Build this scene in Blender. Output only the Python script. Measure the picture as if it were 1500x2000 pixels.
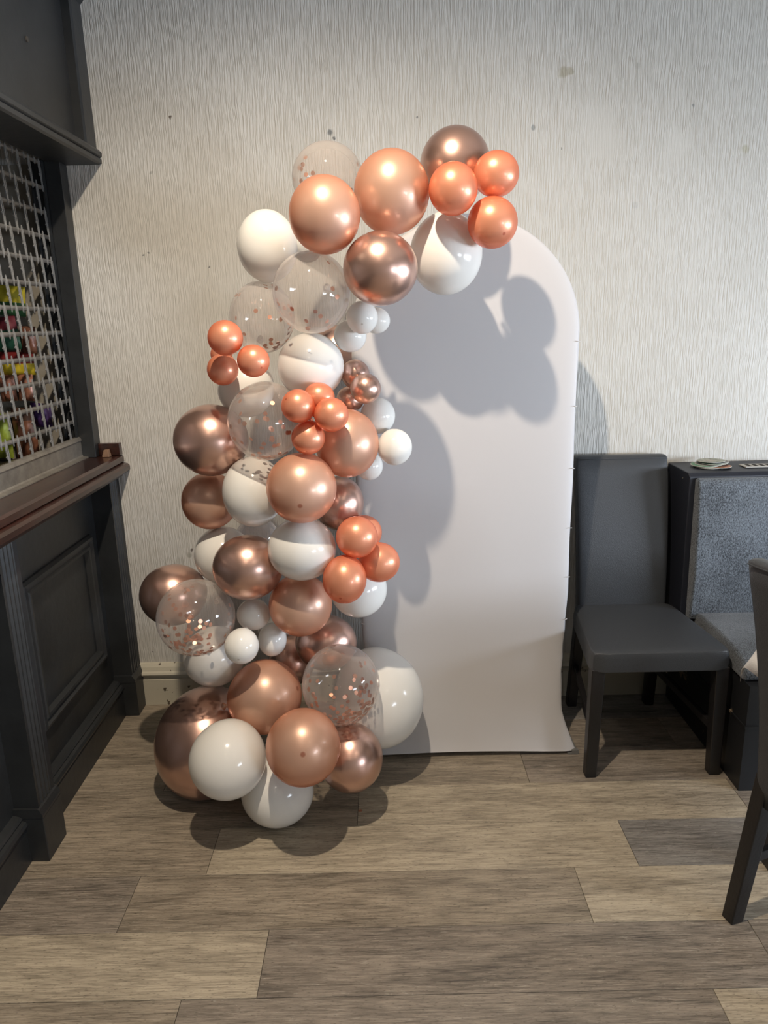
import bpy, bmesh, math, random
from math import sin, cos, pi, sqrt
from mathutils import Vector, Matrix, noise
random.seed(7)
for o in list(bpy.data.objects): bpy.data.objects.remove(o)
SC = bpy.context.scene
COL = SC.collection

# ---------------------------------------------------------------- camera
FPX = 1422.62; PITCH = 0.256527; ROLL = -0.023142; YAW = -0.00242; CAMH = 1.55
_f = Vector((sin(YAW)*cos(PITCH), cos(YAW)*cos(PITCH), -sin(PITCH)))
_r0 = Vector((cos(YAW), -sin(YAW), 0)); _d0 = _f.cross(_r0)
CR = (_r0*cos(ROLL) - _d0*sin(ROLL)).normalized(); CD = _f.cross(CR).normalized(); CF = _f
CPOS = Vector((0, 0, CAMH))
cam = bpy.data.cameras.new('camera'); camo = bpy.data.objects.new('camera', cam); COL.objects.link(camo)
cam.sensor_fit = 'VERTICAL'; cam.sensor_height = 36; cam.lens = FPX/2000*36; cam.clip_start = .05
m = Matrix((CR, -CD, -CF)).transposed().to_4x4(); m.translation = CPOS; camo.matrix_world = m
SC.camera = camo

# ---------------------------------------------------------------- world, light, exposure
w = bpy.data.worlds.new('world'); SC.world = w; w.use_nodes = True
w.node_tree.nodes['Background'].inputs[0].default_value = (.62, .75, 1, 1)
w.node_tree.nodes['Background'].inputs[1].default_value = 1.0
SC.view_settings.view_transform = 'Standard'; SC.view_settings.look = 'None'
SC.view_settings.gamma = 1; SC.view_settings.use_curve_mapping = False
SC.view_settings.exposure = 0.0
def lamp(name, kind, loc, power, color, **k):
    l = bpy.data.lights.new(name, kind); l.energy = power; l.color = color
    for a, b in k.items(): setattr(l, a, b)
    o = bpy.data.objects.new(name, l); COL.objects.link(o); o.location = loc; return o
KEY = (-.19, 1.1, 3.07)
lamp('spot_lamp', 'SPOT', KEY, 222, (1, .85, .67), spot_size=2.72, spot_blend=.7, shadow_soft_size=.028)
LAMPS = [(-.19, -.5, 3.07), (1.5, -.5, 3.07), (1.5, -2.0, 3.07), (-.19, -2.0, 3.07)]
for q in LAMPS: lamp('spot_lamp', 'SPOT', q, 12, (1, .84, .66), spot_size=2.4, spot_blend=.5, shadow_soft_size=.03)
wl = lamp('window_light', 'AREA', (3.27, .95, 1.17), 150, (.79, .88, 1), shape='RECTANGLE', size=.42, size_y=1.5)
wl.rotation_euler = (0, pi/2, 0)
wl2 = lamp('window_light', 'AREA', (3.27, -1.55, 1.17), 70, (.79, .88, 1), shape='RECTANGLE', size=.42, size_y=1.5)
wl2.rotation_euler = (0, pi/2, 0)

# ---------------------------------------------------------------- helpers
def link(name, me, mat=None, parent=None):
    o = bpy.data.objects.new(name, me); COL.objects.link(o)
    if mat is not None and not me.materials: me.materials.append(mat)
    if parent is not None: o.parent = parent
    return o
def tag(o, label=None, cat=None, group=None, kind=None):
    if label: o['label'] = label
    if cat: o['category'] = cat
    if group: o['group'] = group
    if kind: o['kind'] = kind
    return o
def empty(name, label, cat, loc=(0,0,0), rz=0, group=None, sc=1):
    o = bpy.data.objects.new(name, None); COL.objects.link(o); o.location = loc; o.rotation_euler = (0,0,rz)
    o.scale = (sc, sc, sc)
    return tag(o, label, cat, group)
class MB:
    def __init__(s): s.v = []; s.f = []
    def add(s, vs, fs):
        n = len(s.v); s.v += [tuple(v) for v in vs]; s.f += [tuple(i+n for i in f) for f in fs]; return s
    def box(s, a, b):
        x0,y0,z0 = a; x1,y1,z1 = b
        return s.add([(x0,y0,z0),(x1,y0,z0),(x1,y1,z0),(x0,y1,z0),(x0,y0,z1),(x1,y0,z1),(x1,y1,z1),(x0,y1,z1)],
              [(0,3,2,1),(4,5,6,7),(0,1,5,4),(1,2,6,5),(2,3,7,6),(3,0,4,7)])
    def hexa(s, p): return s.add(p, [(0,3,2,1),(4,5,6,7),(0,1,5,4),(1,2,6,5),(2,3,7,6),(3,0,4,7)])
    def prism(s, poly, a, b, ax):
        # poly: 2D list; ax 'y': poly=(x,z) extruded y; 'z': (x,y); 'x': (y,z)
        def P(p, t): return {'y': (p[0], t, p[1]), 'z': (p[0], p[1], t), 'x': (t, p[0], p[1])}[ax]
        n = len(poly); vs = [P(p, a) for p in poly] + [P(p, b) for p in poly]
        return s.add(vs, [tuple(range(n)), tuple(range(2*n-1, n-1, -1))] + [(i, (i+1) % n, n+(i+1) % n, n+i) for i in range(n)])
    def tube(s, pts, r, n=10):
        pts = [Vector(p) for p in pts]; rings = []; up = None
        for i, p in enumerate(pts):
            t = (pts[min(i+1, len(pts)-1)] - pts[max(i-1, 0)]).normalized()
            if up is None: up = Vector((0,0,1)) if abs(t.z) < .9 else Vector((0,1,0))
            a = t.cross(up).normalized(); b = a.cross(t).normalized(); up = b
            rr = r[i] if isinstance(r, (list, tuple)) else r
            rings.append([p + (a*cos(2*pi*k/n) + b*sin(2*pi*k/n))*rr for k in range(n)])
        vs = [v for R in rings for v in R]; fs = []
        for i in range(len(rings)-1):
            for k in range(n): fs.append((i*n+k, i*n+(k+1) % n, (i+1)*n+(k+1) % n, (i+1)*n+k))
        fs += [tuple(range(n-1, -1, -1)), tuple(range((len(rings)-1)*n, len(rings)*n))]
        return s.add(vs, fs)
    def mesh(s, name, smooth=False):
        me = bpy.data.meshes.new(name); me.from_pydata(s.v, [], s.f)
        bm = bmesh.new(); bm.from_mesh(me); bmesh.ops.recalc_face_normals(bm, faces=bm.faces); bm.to_mesh(me); bm.free()
        if smooth:
            for p in me.polygons: p.use_smooth = True
        return me
    def build(s, name, mat, parent=None, bevel=0, smooth=False, seg=2, sub=0):
        o = link(name, s.mesh(name, smooth), mat, parent)
        if bevel:
            b = o.modifiers.new('b', 'BEVEL'); b.width = bevel; b.segments = seg; b.limit_method = 'ANGLE'; b.angle_limit = .5
            for p in o.data.polygons: p.use_smooth = True
            o.modifiers.new('w', 'WEIGHTED_NORMAL')
        if sub:
            q = o.modifiers.new('s', 'SUBSURF'); q.levels = sub; q.render_levels = sub
            for p in o.data.polygons: p.use_smooth = True
        return o

# ---------------------------------------------------------------- materials
def newmat(name):
    m = bpy.data.materials.new(name); m.use_nodes = True; nt = m.node_tree
    return m, nt, nt.nodes['Principled BSDF']
def N(nt, t, **k):
    n = nt.nodes.new(t)
    for a, b in k.items():
        if a == 'inp':
            for i, v in b.items(): n.inputs[i].default_value = v
        else: setattr(n, a, b)
    return n
def objco(nt, scale=(1,1,1)):
    tc = N(nt, 'ShaderNodeTexCoord'); mp = N(nt, 'ShaderNodeMapping'); mp.inputs['Scale'].default_value = scale
    nt.links.new(tc.outputs['Object'], mp.inputs[0]); return mp.outputs[0]
def c4(c): return (c[0], c[1], c[2], 1)
def simple(name, col, rough=.5, metal=0, bump=0, bscale=60, var=0, coat=0, vscale=6, bs3=(1,1,1), spec=.5):
    m, nt, p = newmat(name)
    p.inputs['Base Color'].default_value = c4(col); p.inputs['Roughness'].default_value = rough
    p.inputs['Metallic'].default_value = metal; p.inputs['Coat Weight'].default_value = coat
    p.inputs['Specular IOR Level'].default_value = spec
    co = objco(nt, bs3)
    if bump:
        n = N(nt, 'ShaderNodeTexNoise', inp={'Scale': bscale, 'Detail': 4}); nt.links.new(co, n.inputs['Vector'])
        b = N(nt, 'ShaderNodeBump', inp={'Strength': bump, 'Distance': .003}); nt.links.new(n.outputs[0], b.inputs['Height'])
        nt.links.new(b.outputs[0], p.inputs['Normal'])
    if var:
        n = N(nt, 'ShaderNodeTexNoise', inp={'Scale': vscale, 'Detail': 6, 'Roughness': .65}); nt.links.new(objco(nt), n.inputs['Vector'])
        r = N(nt, 'ShaderNodeValToRGB'); r.color_ramp.elements[0].position = .3; r.color_ramp.elements[1].position = .7
        r.color_ramp.elements[0].color = c4([x*(1-var) for x in col]); r.color_ramp.elements[1].color = c4([min(1, x*(1+var)) for x in col])
        nt.links.new(n.outputs[0], r.inputs[0]); nt.links.new(r.outputs[0], p.inputs['Base Color'])
    return m

def wallpaper():
    m, nt, p = newmat('embossed_wallpaper'); L = nt.links.new
    p.inputs['Roughness'].default_value = .62
    # embossed fibre relief, vertical
    dn = N(nt, 'ShaderNodeTexNoise', inp={'Scale': 9, 'Detail': 2}); L(objco(nt), dn.inputs['Vector'])
    mx = N(nt, 'ShaderNodeMixRGB', blend_type='LINEAR_LIGHT', inp={0: .005}); L(objco(nt), mx.inputs[1]); L(dn.outputs['Color'], mx.inputs[2])
    mp = N(nt, 'ShaderNodeMapping'); mp.inputs['Scale'].default_value = (200, 200, 10); L(mx.outputs[0], mp.inputs[0])
    n1 = N(nt, 'ShaderNodeTexNoise', inp={'Scale': 1, 'Detail': 2.5, 'Roughness': .55}); L(mp.outputs[0], n1.inputs['Vector'])
    mp2 = N(nt, 'ShaderNodeMapping'); mp2.inputs['Scale'].default_value = (60, 60, 7); L(mx.outputs[0], mp2.inputs[0])
    n2 = N(nt, 'ShaderNodeTexNoise', inp={'Scale': 1, 'Detail': 1}); L(mp2.outputs[0], n2.inputs['Vector'])
    r1 = N(nt, 'ShaderNodeMapRange', inp={1: .38, 2: .62}); L(n1.outputs[0], r1.inputs[0])
    ad = N(nt, 'ShaderNodeMath', operation='MULTIPLY_ADD', inp={1: .8}); L(n2.outputs[0], ad.inputs[0]); L(r1.outputs[0], ad.inputs[2])
    # smooth patches where filler was painted over
    pts = [(.778, 2.20, .085), (.80, 2.13, .08), (1.06, 2.12, .07)]
    geo = N(nt, 'ShaderNodeNewGeometry')
    nn = N(nt, 'ShaderNodeTexNoise', inp={'Scale': 40, 'Detail': 3}); L(geo.outputs['Position'], nn.inputs['Vector'])
    nm = N(nt, 'ShaderNodeMixRGB', blend_type='LINEAR_LIGHT', inp={0: .012}); L(geo.outputs['Position'], nm.inputs[1]); L(nn.outputs['Color'], nm.inputs[2])
    def blob(x, z, r, soft, stretch=1):
        sb = N(nt, 'ShaderNodeVectorMath', operation='SUBTRACT'); sb.inputs[1].default_value = (x, 2.805, z); L(nm.outputs[0], sb.inputs[0])
        ml = N(nt, 'ShaderNodeVectorMath', operation='MULTIPLY'); ml.inputs[1].default_value = (1/stretch, 1, 1); L(sb.outputs[0], ml.inputs[0])
        ln = N(nt, 'ShaderNodeVectorMath', operation='LENGTH'); L(ml.outputs[0], ln.inputs[0])
        mr = N(nt, 'ShaderNodeMapRange', inp={1: r, 2: r*(1-soft), 3: 0, 4: 1}); L(ln.outputs['Value'], mr.inputs[0]); return mr.outputs[0]
    acc = None
    for x, z, r in pts:
        b = blob(x, z, r, .5)
        if acc is None: acc = b
        else:
            q = N(nt, 'ShaderNodeMath', operation='MAXIMUM'); L(acc, q.inputs[0]); L(b, q.inputs[1]); acc = q.outputs[0]
    iv = N(nt, 'ShaderNodeMath', operation='MULTIPLY_ADD', inp={1: -.75, 2: 1}); L(acc, iv.inputs[0])
    st = N(nt, 'ShaderNodeMath', operation='MULTIPLY'); L(ad.outputs[0], st.inputs[0]); L(iv.outputs[0], st.inputs[1])
    b = N(nt, 'ShaderNodeBump', inp={'Strength': .6, 'Distance': .003}); L(st.outputs[0], b.inputs['Height']); L(b.outputs[0], p.inputs['Normal'])
    # colour: off-white with grime towards the skirting, specks, scuffs
    cn = N(nt, 'ShaderNodeTexNoise', inp={'Scale': 2.2, 'Detail': 5}); L(geo.outputs['Position'], cn.inputs['Vector'])
    cr = N(nt, 'ShaderNodeValToRGB'); cr.color_ramp.elements[0].position = .3; cr.color_ramp.elements[1].position = .75
    cr.color_ramp.elements[0].color = (.53, .515, .475, 1); cr.color_ramp.elements[1].color = (.60, .59, .555, 1); L(cn.outputs[0], cr.inputs[0])
    col = cr.outputs[0]
    marks = [(-.164,2.193,.012,(.10,.11,.12),.8),(-.152,2.177,.006,(.1,.11,.12),.8),(-.718,2.252,.006,(.08,.05,.03),.9),(.544,2.191,.011,(.2,.22,.22),.7),
      (.645,2.362,.021,(.36,.33,.25),.75),(.668,2.366,.015,(.36,.33,.25),.75),(.899,2.378,.013,(.45,.44,.4),.7),(1.295,2.109,.019,(.40,.38,.28),.7),(-.861,1.802,.006,(.08,.09,.1),.8),
      (-.845,1.806,.006,(.15,.15,.15),.8),(-.75,1.099,.007,(.2,.2,.19),.7),(-.785,.672,.009,(.07,.05,.04),.8),(-.80,.655,.014,(.25,.24,.2),.6),(.141,2.236,.005,(.1,.1,.1),.8),
      (.649,2.123,.004,(.06,.06,.06),.9),(.236,2.209,.003,(.06,.06,.06),.9),(-.805,2.075,.008,(.3,.3,.28),.6),(-.622,1.757,.006,(.1,.1,.1),.8),
      (1.10,2.25,.008,(.2,.21,.21),.7),(.955,2.235,.004,(.1,.1,.1),.8),(-.93,.33,.006,(.06,.05,.04),.9),(-.99,.23,.004,(.05,.05,.05),.9),(.92,1.93,.015,(.42,.42,.40),.5),(-.84,.62,.03,(.33,.31,.26),.35)]
    for x, z, r, c, s in marks:
        bl = blob(x, z, r, .5, 1.0)
        f = N(nt, 'ShaderNodeMath', operation='MULTIPLY', inp={1: s}); L(bl, f.inputs[0])
        q = N(nt, 'ShaderNodeMixRGB'); q.inputs[2].default_value = c4(c); L(f.outputs[0], q.inputs[0]); L(col, q.inputs[1]); col = q.outputs[0]
    L(col, p.inputs['Base Color'])
    return m

def plank_mat(name, dark, light, vein=.15):
    m, nt, p = newmat(name); L = nt.links.new
    oi = N(nt, 'ShaderNodeObjectInfo'); rv = N(nt, 'ShaderNodeMath', operation='MULTIPLY', inp={1: 37.0}); L(oi.outputs['Random'], rv.inputs[0])
    cb = N(nt, 'ShaderNodeCombineXYZ'); L(rv.outputs[0], cb.inputs[0]); L(rv.outputs[0], cb.inputs[2])
    tc = N(nt, 'ShaderNodeTexCoord'); ad = N(nt, 'ShaderNodeVectorMath', operation='ADD'); L(tc.outputs['Object'], ad.inputs[0]); L(cb.outputs[0], ad.inputs[1])
    def nz(sc, detail=6, rough=.6, dist=0):
        mp = N(nt, 'ShaderNodeMapping'); mp.inputs['Scale'].default_value = sc; L(ad.outputs[0], mp.inputs[0])
        n = N(nt, 'ShaderNodeTexNoise', inp={'Scale': 1, 'Detail': detail, 'Roughness': rough, 'Distortion': dist}); L(mp.outputs[0], n.inputs['Vector']); return n.outputs[0]
    big = nz((2.2, 13, 1), 5, .6, .6); fine = nz((14, 260, 1), 4, .7); mid = nz((6, 60, 1), 5, .65, .8); vn = nz((3.2, 34, 1), 3, .5, 2.2); sp = nz((70, 420, 1), 2, .5)
    s1 = N(nt, 'ShaderNodeMath', operation='MULTIPLY', inp={1: .36}); L(big, s1.inputs[0])
    s2 = N(nt, 'ShaderNodeMath', operation='MULTIPLY_ADD', inp={1: .30}); L(mid, s2.inputs[0]); L(s1.outputs[0], s2.inputs[2])
    s3 = N(nt, 'ShaderNodeMath', operation='MULTIPLY_ADD', inp={1: .50}); L(fine, s3.inputs[0]); L(s2.outputs[0], s3.inputs[2])
    r = N(nt, 'ShaderNodeValToRGB'); e = r.color_ramp.elements; e[0].position = .42; e[1].position = .68
    e[0].color = c4(dark); e[1].color = c4(light); L(s3.outputs[0], r.inputs[0])
    # pale limed veins
    a = N(nt, 'ShaderNodeMath', operation='SUBTRACT', inp={1: .5}); L(vn, a.inputs[0]); ab = N(nt, 'ShaderNodeMath', operation='ABSOLUTE'); L(a.outputs[0], ab.inputs[0])
    mr = N(nt, 'ShaderNodeMapRange', inp={1: .012, 2: .0, 3: 0, 4: vein}); L(ab.outputs[0], mr.inputs[0])
    mm = N(nt, 'ShaderNodeMath', operation='MULTIPLY'); L(mr.outputs[0], mm.inputs[0])
    g = N(nt, 'ShaderNodeMapRange', inp={1: .45, 2: .6}); L(fine, g.inputs[0]); L(g.outputs[0], mm.inputs[1])
    q = N(nt, 'ShaderNodeMixRGB'); q.inputs[2].default_value = (.42, .39, .33, 1); L(mm.outputs[0], q.inputs[0]); L(r.outputs[0], q.inputs[1])
    # dark pores
    mr2 = N(nt, 'ShaderNodeMapRange', inp={1: .40, 2: .30, 3: 0, 4: .55}); L(sp, mr2.inputs[0])
    q2 = N(nt, 'ShaderNodeMixRGB'); q2.inputs[2].default_value = (.045, .036, .027, 1); L(mr2.outputs[0], q2.inputs[0]); L(q.outputs[0], q2.inputs[1])
    # knots
    vo = N(nt, 'ShaderNodeTexVoronoi', inp={'Scale': 1}); mp = N(nt, 'ShaderNodeMapping'); mp.inputs['Scale'].default_value = (2.6, 7.5, 1); L(ad.outputs[0], mp.inputs[0]); L(mp.outputs[0], vo.inputs['Vector'])
    mr3 = N(nt, 'ShaderNodeMapRange', inp={1: .13, 2: .02, 3: 0, 4: .6}); L(vo.outputs['Distance'], mr3.inputs[0])
    km = N(nt, 'ShaderNodeMath', operation='MULTIPLY'); L(mr3.outputs[0], km.inputs[0]); L(mid, km.inputs[1])
    q3 = N(nt, 'ShaderNodeMixRGB'); q3.inputs[2].default_value = (.03, .024, .02, 1); L(km.outputs[0], q3.inputs[0]); L(q2.outputs[0], q3.inputs[1])
    L(q3.outputs[0], p.inputs['Base Color'])
    rr = N(nt, 'ShaderNodeMapRange', inp={1: .3, 2: .7, 3: .42, 4: .6}); L(fine, rr.inputs[0]); L(rr.outputs[0], p.inputs['Roughness'])
    b = N(nt, 'ShaderNodeBump', inp={'Strength': .35, 'Distance': .001}); L(fine, b.inputs['Height']); L(b.outputs[0], p.inputs['Normal'])
    return m

def wood_mat(name, dark, light, axis=(1, 12, 12), rough=.3, coat=.3):
    m, nt, p = newmat(name); L = nt.links.new
    n = N(nt, 'ShaderNodeTexNoise', inp={'Scale': 6, 'Detail': 6, 'Roughness': .6, 'Distortion': .6}); L(objco(nt, axis), n.inputs['Vector'])
    r = N(nt, 'ShaderNodeValToRGB'); e = r.color_ramp.elements; e[0].position = .35; e[1].position = .7; e[0].color = c4(dark); e[1].color = c4(light)
    L(n.outputs[0], r.inputs[0]); L(r.outputs[0], p.inputs['Base Color']); p.inputs['Roughness'].default_value = rough; p.inputs['Coat Weight'].default_value = coat
    return m

# balloons -------------------------------------------------------
def crown_dot(nt, colsock, dark):
    L = nt.links.new
    at = N(nt, 'ShaderNodeAttribute', attribute_name='crown')
    mr = N(nt, 'ShaderNodeMapRange', inp={1: .9965, 2: .999, 3: 0, 4: .7}); L(at.outputs['Fac'], mr.inputs[0])
    nk = N(nt, 'ShaderNodeMapRange', inp={1: -.75, 2: -1.15, 3: 0, 4: .5}); L(at.outputs['Fac'], nk.inputs[0])
    mx = N(nt, 'ShaderNodeMath', operation='MAXIMUM'); L(mr.outputs[0], mx.inputs[0]); L(nk.outputs[0], mx.inputs[1])
    q = N(nt, 'ShaderNodeMixRGB'); q.inputs[2].default_value = c4(dark); L(mx.outputs[0], q.inputs[0]); L(colsock, q.inputs[1]); return q.outputs[0]
def pearl(name, centre, edge, dark, trans=.25):
    m, nt, p = newmat(name); L = nt.links.new
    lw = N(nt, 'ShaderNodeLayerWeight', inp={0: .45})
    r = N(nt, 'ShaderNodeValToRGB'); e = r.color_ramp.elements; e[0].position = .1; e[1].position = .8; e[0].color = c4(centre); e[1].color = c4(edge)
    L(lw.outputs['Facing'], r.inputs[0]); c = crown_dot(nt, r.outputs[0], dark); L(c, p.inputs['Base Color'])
    p.inputs['Metallic'].default_value = .4; p.inputs['Roughness'].default_value = .36
    p.inputs['Coat Weight'].default_value = .35; p.inputs['Coat Roughness'].default_value = .08
    tr = N(nt, 'ShaderNodeBsdfTranslucent'); L(c, tr.inputs[0]); mix = N(nt, 'ShaderNodeMixShader', inp={0: trans})
    L(p.outputs[0], mix.inputs[1]); L(tr.outputs[0], mix.inputs[2]); L(mix.outputs[0], nt.nodes['Material Output'].inputs[0]); return m
def chrome(name, col):
    m, nt, p = newmat(name); L = nt.links.new
    lw = N(nt, 'ShaderNodeLayerWeight', inp={0: .5})
    r = N(nt, 'ShaderNodeValToRGB'); e = r.color_ramp.elements; e[0].position = 0; e[1].position = 1; e[0].color = c4(col); e[1].color = c4([x*.75 for x in col])
    L(lw.outputs['Facing'], r.inputs[0]); L(crown_dot(nt, r.outputs[0], [x*.4 for x in col]), p.inputs['Base Color'])
    p.inputs['Metallic'].default_value = .9; p.inputs['Roughness'].default_value = .29
    p.inputs['Coat Weight'].default_value = .25; p.inputs['Coat Roughness'].default_value = .05
    return m
def latex_white(name):
    m, nt, p = newmat(name); L = nt.links.new
    rgb = N(nt, 'ShaderNodeRGB'); rgb.outputs[0].default_value = (.90, .89, .85, 1); c = crown_dot(nt, rgb.outputs[0], (.5, .45, .38))
    L(c, p.inputs['Base Color']); p.inputs['Roughness'].default_value = .14; p.inputs['Specular IOR Level'].default_value = .5
    tr = N(nt, 'ShaderNodeBsdfTranslucent'); L(c, tr.inputs[0]); mix = N(nt, 'ShaderNodeMixShader', inp={0: .2})
    L(p.outputs[0], mix.inputs[1]); L(tr.outputs[0], mix.inputs[2]); L(mix.outputs[0], nt.nodes['Material Output'].inputs[0]); return m
def clear(name, haze_c, haze_e):
    m, nt, p = newmat(name); L = nt.links.new
    nt.nodes.remove(p)
    tp = N(nt, 'ShaderNodeBsdfTransparent'); tp.inputs[0].default_value = (.97, .955, .94, 1)
    df = N(nt, 'ShaderNodeBsdfDiffuse'); df.inputs[0].default_value = (.80, .73, .68, 1)  # film haze; its warm tint paints in pinkish reflections of the garland
    tl = N(nt, 'ShaderNodeBsdfTranslucent'); tl.inputs[0].default_value = (.80, .73, .68, 1)
    hz = N(nt, 'ShaderNodeMixShader', inp={0: .4}); L(df.outputs[0], hz.inputs[1]); L(tl.outputs[0], hz.inputs[2])
    lw = N(nt, 'ShaderNodeLayerWeight', inp={0: .3}); mr = N(nt, 'ShaderNodeMapRange', inp={1: .0, 2: .9, 3: haze_c, 4: haze_e}); L(lw.outputs['Facing'], mr.inputs[0])
    m1 = N(nt, 'ShaderNodeMixShader'); L(mr.outputs[0], m1.inputs[0]); L(tp.outputs[0], m1.inputs[1]); L(hz.outputs[0], m1.inputs[2])
    gl = N(nt, 'ShaderNodeBsdfGlossy', inp={'Roughness': .05}); fr = N(nt, 'ShaderNodeFresnel', inp={0: 1.45})
    geo = N(nt, 'ShaderNodeNewGeometry')
    # inner faces see the same fresnel as outer ones on a thin film
    fm = N(nt, 'ShaderNodeMath', operation='MINIMUM', inp={1: .6}); L(fr.outputs[0], fm.inputs[0])
    bf = N(nt, 'ShaderNodeMath', operation='SUBTRACT', inp={0: 1.0}); L(geo.outputs['Backfacing'], bf.inputs[1])
    f2 = N(nt, 'ShaderNodeMath', operation='MULTIPLY'); L(fm.outputs[0], f2.inputs[0]); L(bf.outputs[0], f2.inputs[1])
    f3 = N(nt, 'ShaderNodeMath', operation='MULTIPLY_ADD', inp={1: .05}); L(geo.outputs['Backfacing'], f3.inputs[0]); L(f2.outputs[0], f3.inputs[2])
    m2 = N(nt, 'ShaderNodeMixShader'); L(f3.outputs[0], m2.inputs[0]); L(m1.outputs[0], m2.inputs[1]); L(gl.outputs[0], m2.inputs[2])
    L(m2.outputs[0], nt.nodes['Material Output'].inputs[0]); return m

def fabric(name, a, b):
    m, nt, p = newmat(name); L = nt.links.new
    n = N(nt, 'ShaderNodeTexNoise', inp={'Scale': 1, 'Detail': 3, 'Roughness': .7}); L(objco(nt, (340, 340, 150)), n.inputs['Vector'])
    n2 = N(nt, 'ShaderNodeTexNoise', inp={'Scale': 7, 'Detail': 3}); L(objco(nt), n2.inputs['Vector'])
    s = N(nt, 'ShaderNodeMath', operation='MULTIPLY_ADD', inp={1: .25}); L(n2.outputs[0], s.inputs[0]); L(n.outputs[0], s.inputs[2])
    r = N(nt, 'ShaderNodeValToRGB'); e = r.color_ramp.elements; e[0].position = .5; e[1].position = .75; e[0].color = c4(a); e[1].color = c4(b)
    L(s.outputs[0], r.inputs[0]); L(r.outputs[0], p.inputs['Base Color']); p.inputs['Roughness'].default_value = .85; p.inputs['Sheen Weight'].default_value = .15
    bm = N(nt, 'ShaderNodeBump', inp={'Strength': .8, 'Distance': .002}); L(n.outputs[0], bm.inputs['Height']); L(bm.outputs[0], p.inputs['Normal']); return m

def chipped(name, paint, under, thr=.64, scale=16, rough=.45):
    m, nt, p = newmat(name); L = nt.links.new
    n = N(nt, 'ShaderNodeTexNoise', inp={'Scale': scale, 'Detail': 6, 'Roughness': .6}); L(objco(nt), n.inputs['Vector'])
    r = N(nt, 'ShaderNodeValToRGB'); r.color_ramp.interpolation = 'CONSTANT'; e = r.color_ramp.elements; e[0].position = 0; e[1].position = thr
    e[0].color = c4(paint); e[1].color = c4(under); L(n.outputs[0], r.inputs[0])
    L(r.outputs[0], p.inputs['Base Color']); p.inputs['Roughness'].default_value = rough; return m

def spandex():
    m, nt, p = newmat('white_spandex'); L = nt.links.new
    p.inputs['Base Color'].default_value = (.60, .59, .60, 1); p.inputs['Roughness'].default_value = .55; p.inputs['Sheen Weight'].default_value = .2
    tr = N(nt, 'ShaderNodeBsdfTranslucent'); tr.inputs[0].default_value = (.60, .59, .60, 1); mix = N(nt, 'ShaderNodeMixShader', inp={0: .12})
    L(p.outputs[0], mix.inputs[1]); L(tr.outputs[0], mix.inputs[2]); L(mix.outputs[0], nt.nodes['Material Output'].inputs[0]); return m

M = dict(
 wall=wallpaper(), skirt=chipped('cream_skirting_paint', (.50,.47,.38), (.10,.08,.06), .66, 22, .4), plain=simple('room_paint', (.26,.25,.23), .8),
 ceil=simple('ceiling_paint', (.42,.40,.37), .9), sub=simple('subfloor', (.02,.017,.014), .9),
 bar=simple('dark_grey_gloss_paint', (.020,.022,.024), .4, bump=.25, bscale=35, var=.2, vscale=9),
 mahog=wood_mat('mahogany', (.016,.006,.0045), (.045,.014,.009), (8, 1.2, 12), .28, .4),
 steel=simple('worn_galvanised_steel', (.34,.32,.29), .42, .75, var=.3, vscale=14), rod=simple('dull_grille_metal', (.30,.29,.28), .5, .5, var=.2),
 link=simple('grille_link_metal', (.36,.37,.38), .4, .5), dark=simple('dark_back_bar', (.05,.044,.038), .7, var=.3), rawwood=simple('raw_wood', (.22,.13,.08), .7, bump=.5),
 leather=simple('charcoal_faux_leather', (.041,.045,.051), .36, bump=.35, bscale=420, spec=.45), leg=simple('black_stained_wood', (.010,.009,.0095), .4, bump=.2, bscale=90),
 navy=simple('navy_black_vinyl', (.010,.012,.020), .5, bump=.2, bscale=200), bench=fabric('blue_grey_chenille', (.012,.016,.022), (.15,.175,.205)),
 base=chipped('black_bench_paint', (.009,.010,.012), (.17,.13,.09), .66, 9, .5),
 cloth=simple('white_table_cloth', (.75,.74,.72), .8, bump=.3, bscale=300), pine=simple('orange_pine', (.36,.19,.08), .5, var=.2), spandex=spandex(),
 white_metal=simple('white_metal', (.6,.6,.6), .4, .3), grey_metal=simple('grey_bracket', (.25,.25,.24), .5, .6),
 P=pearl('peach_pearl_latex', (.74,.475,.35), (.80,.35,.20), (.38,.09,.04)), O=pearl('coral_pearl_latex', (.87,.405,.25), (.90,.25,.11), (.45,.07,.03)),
 C=chrome('rose_gold_chrome_latex', (.74,.47,.38)), W=latex_white('white_latex'), K=clear('clear_latex', .12, .5), Kh=clear('hazy_clear_latex', .16, .5), Mk=clear('milky_clear_latex', .24, .5),
 conf=simple('copper_foil', (.72,.36,.24), .3, .9), glass=simple('window_backing', (.6,.7,.8), .3), lampm=None)
T = dict(l=plank_mat('light_oak_plank', (.12,.099,.072), (.46,.395,.295), .25), m=plank_mat('brown_oak_plank', (.07,.057,.042), (.345,.29,.218), .4),
         d=plank_mat('dark_oak_plank', (.050,.042,.034), (.29,.245,.195), .6), g=plank_mat('grey_oak_plank', (.060,.055,.050), (.28,.26,.235), .7))
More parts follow.
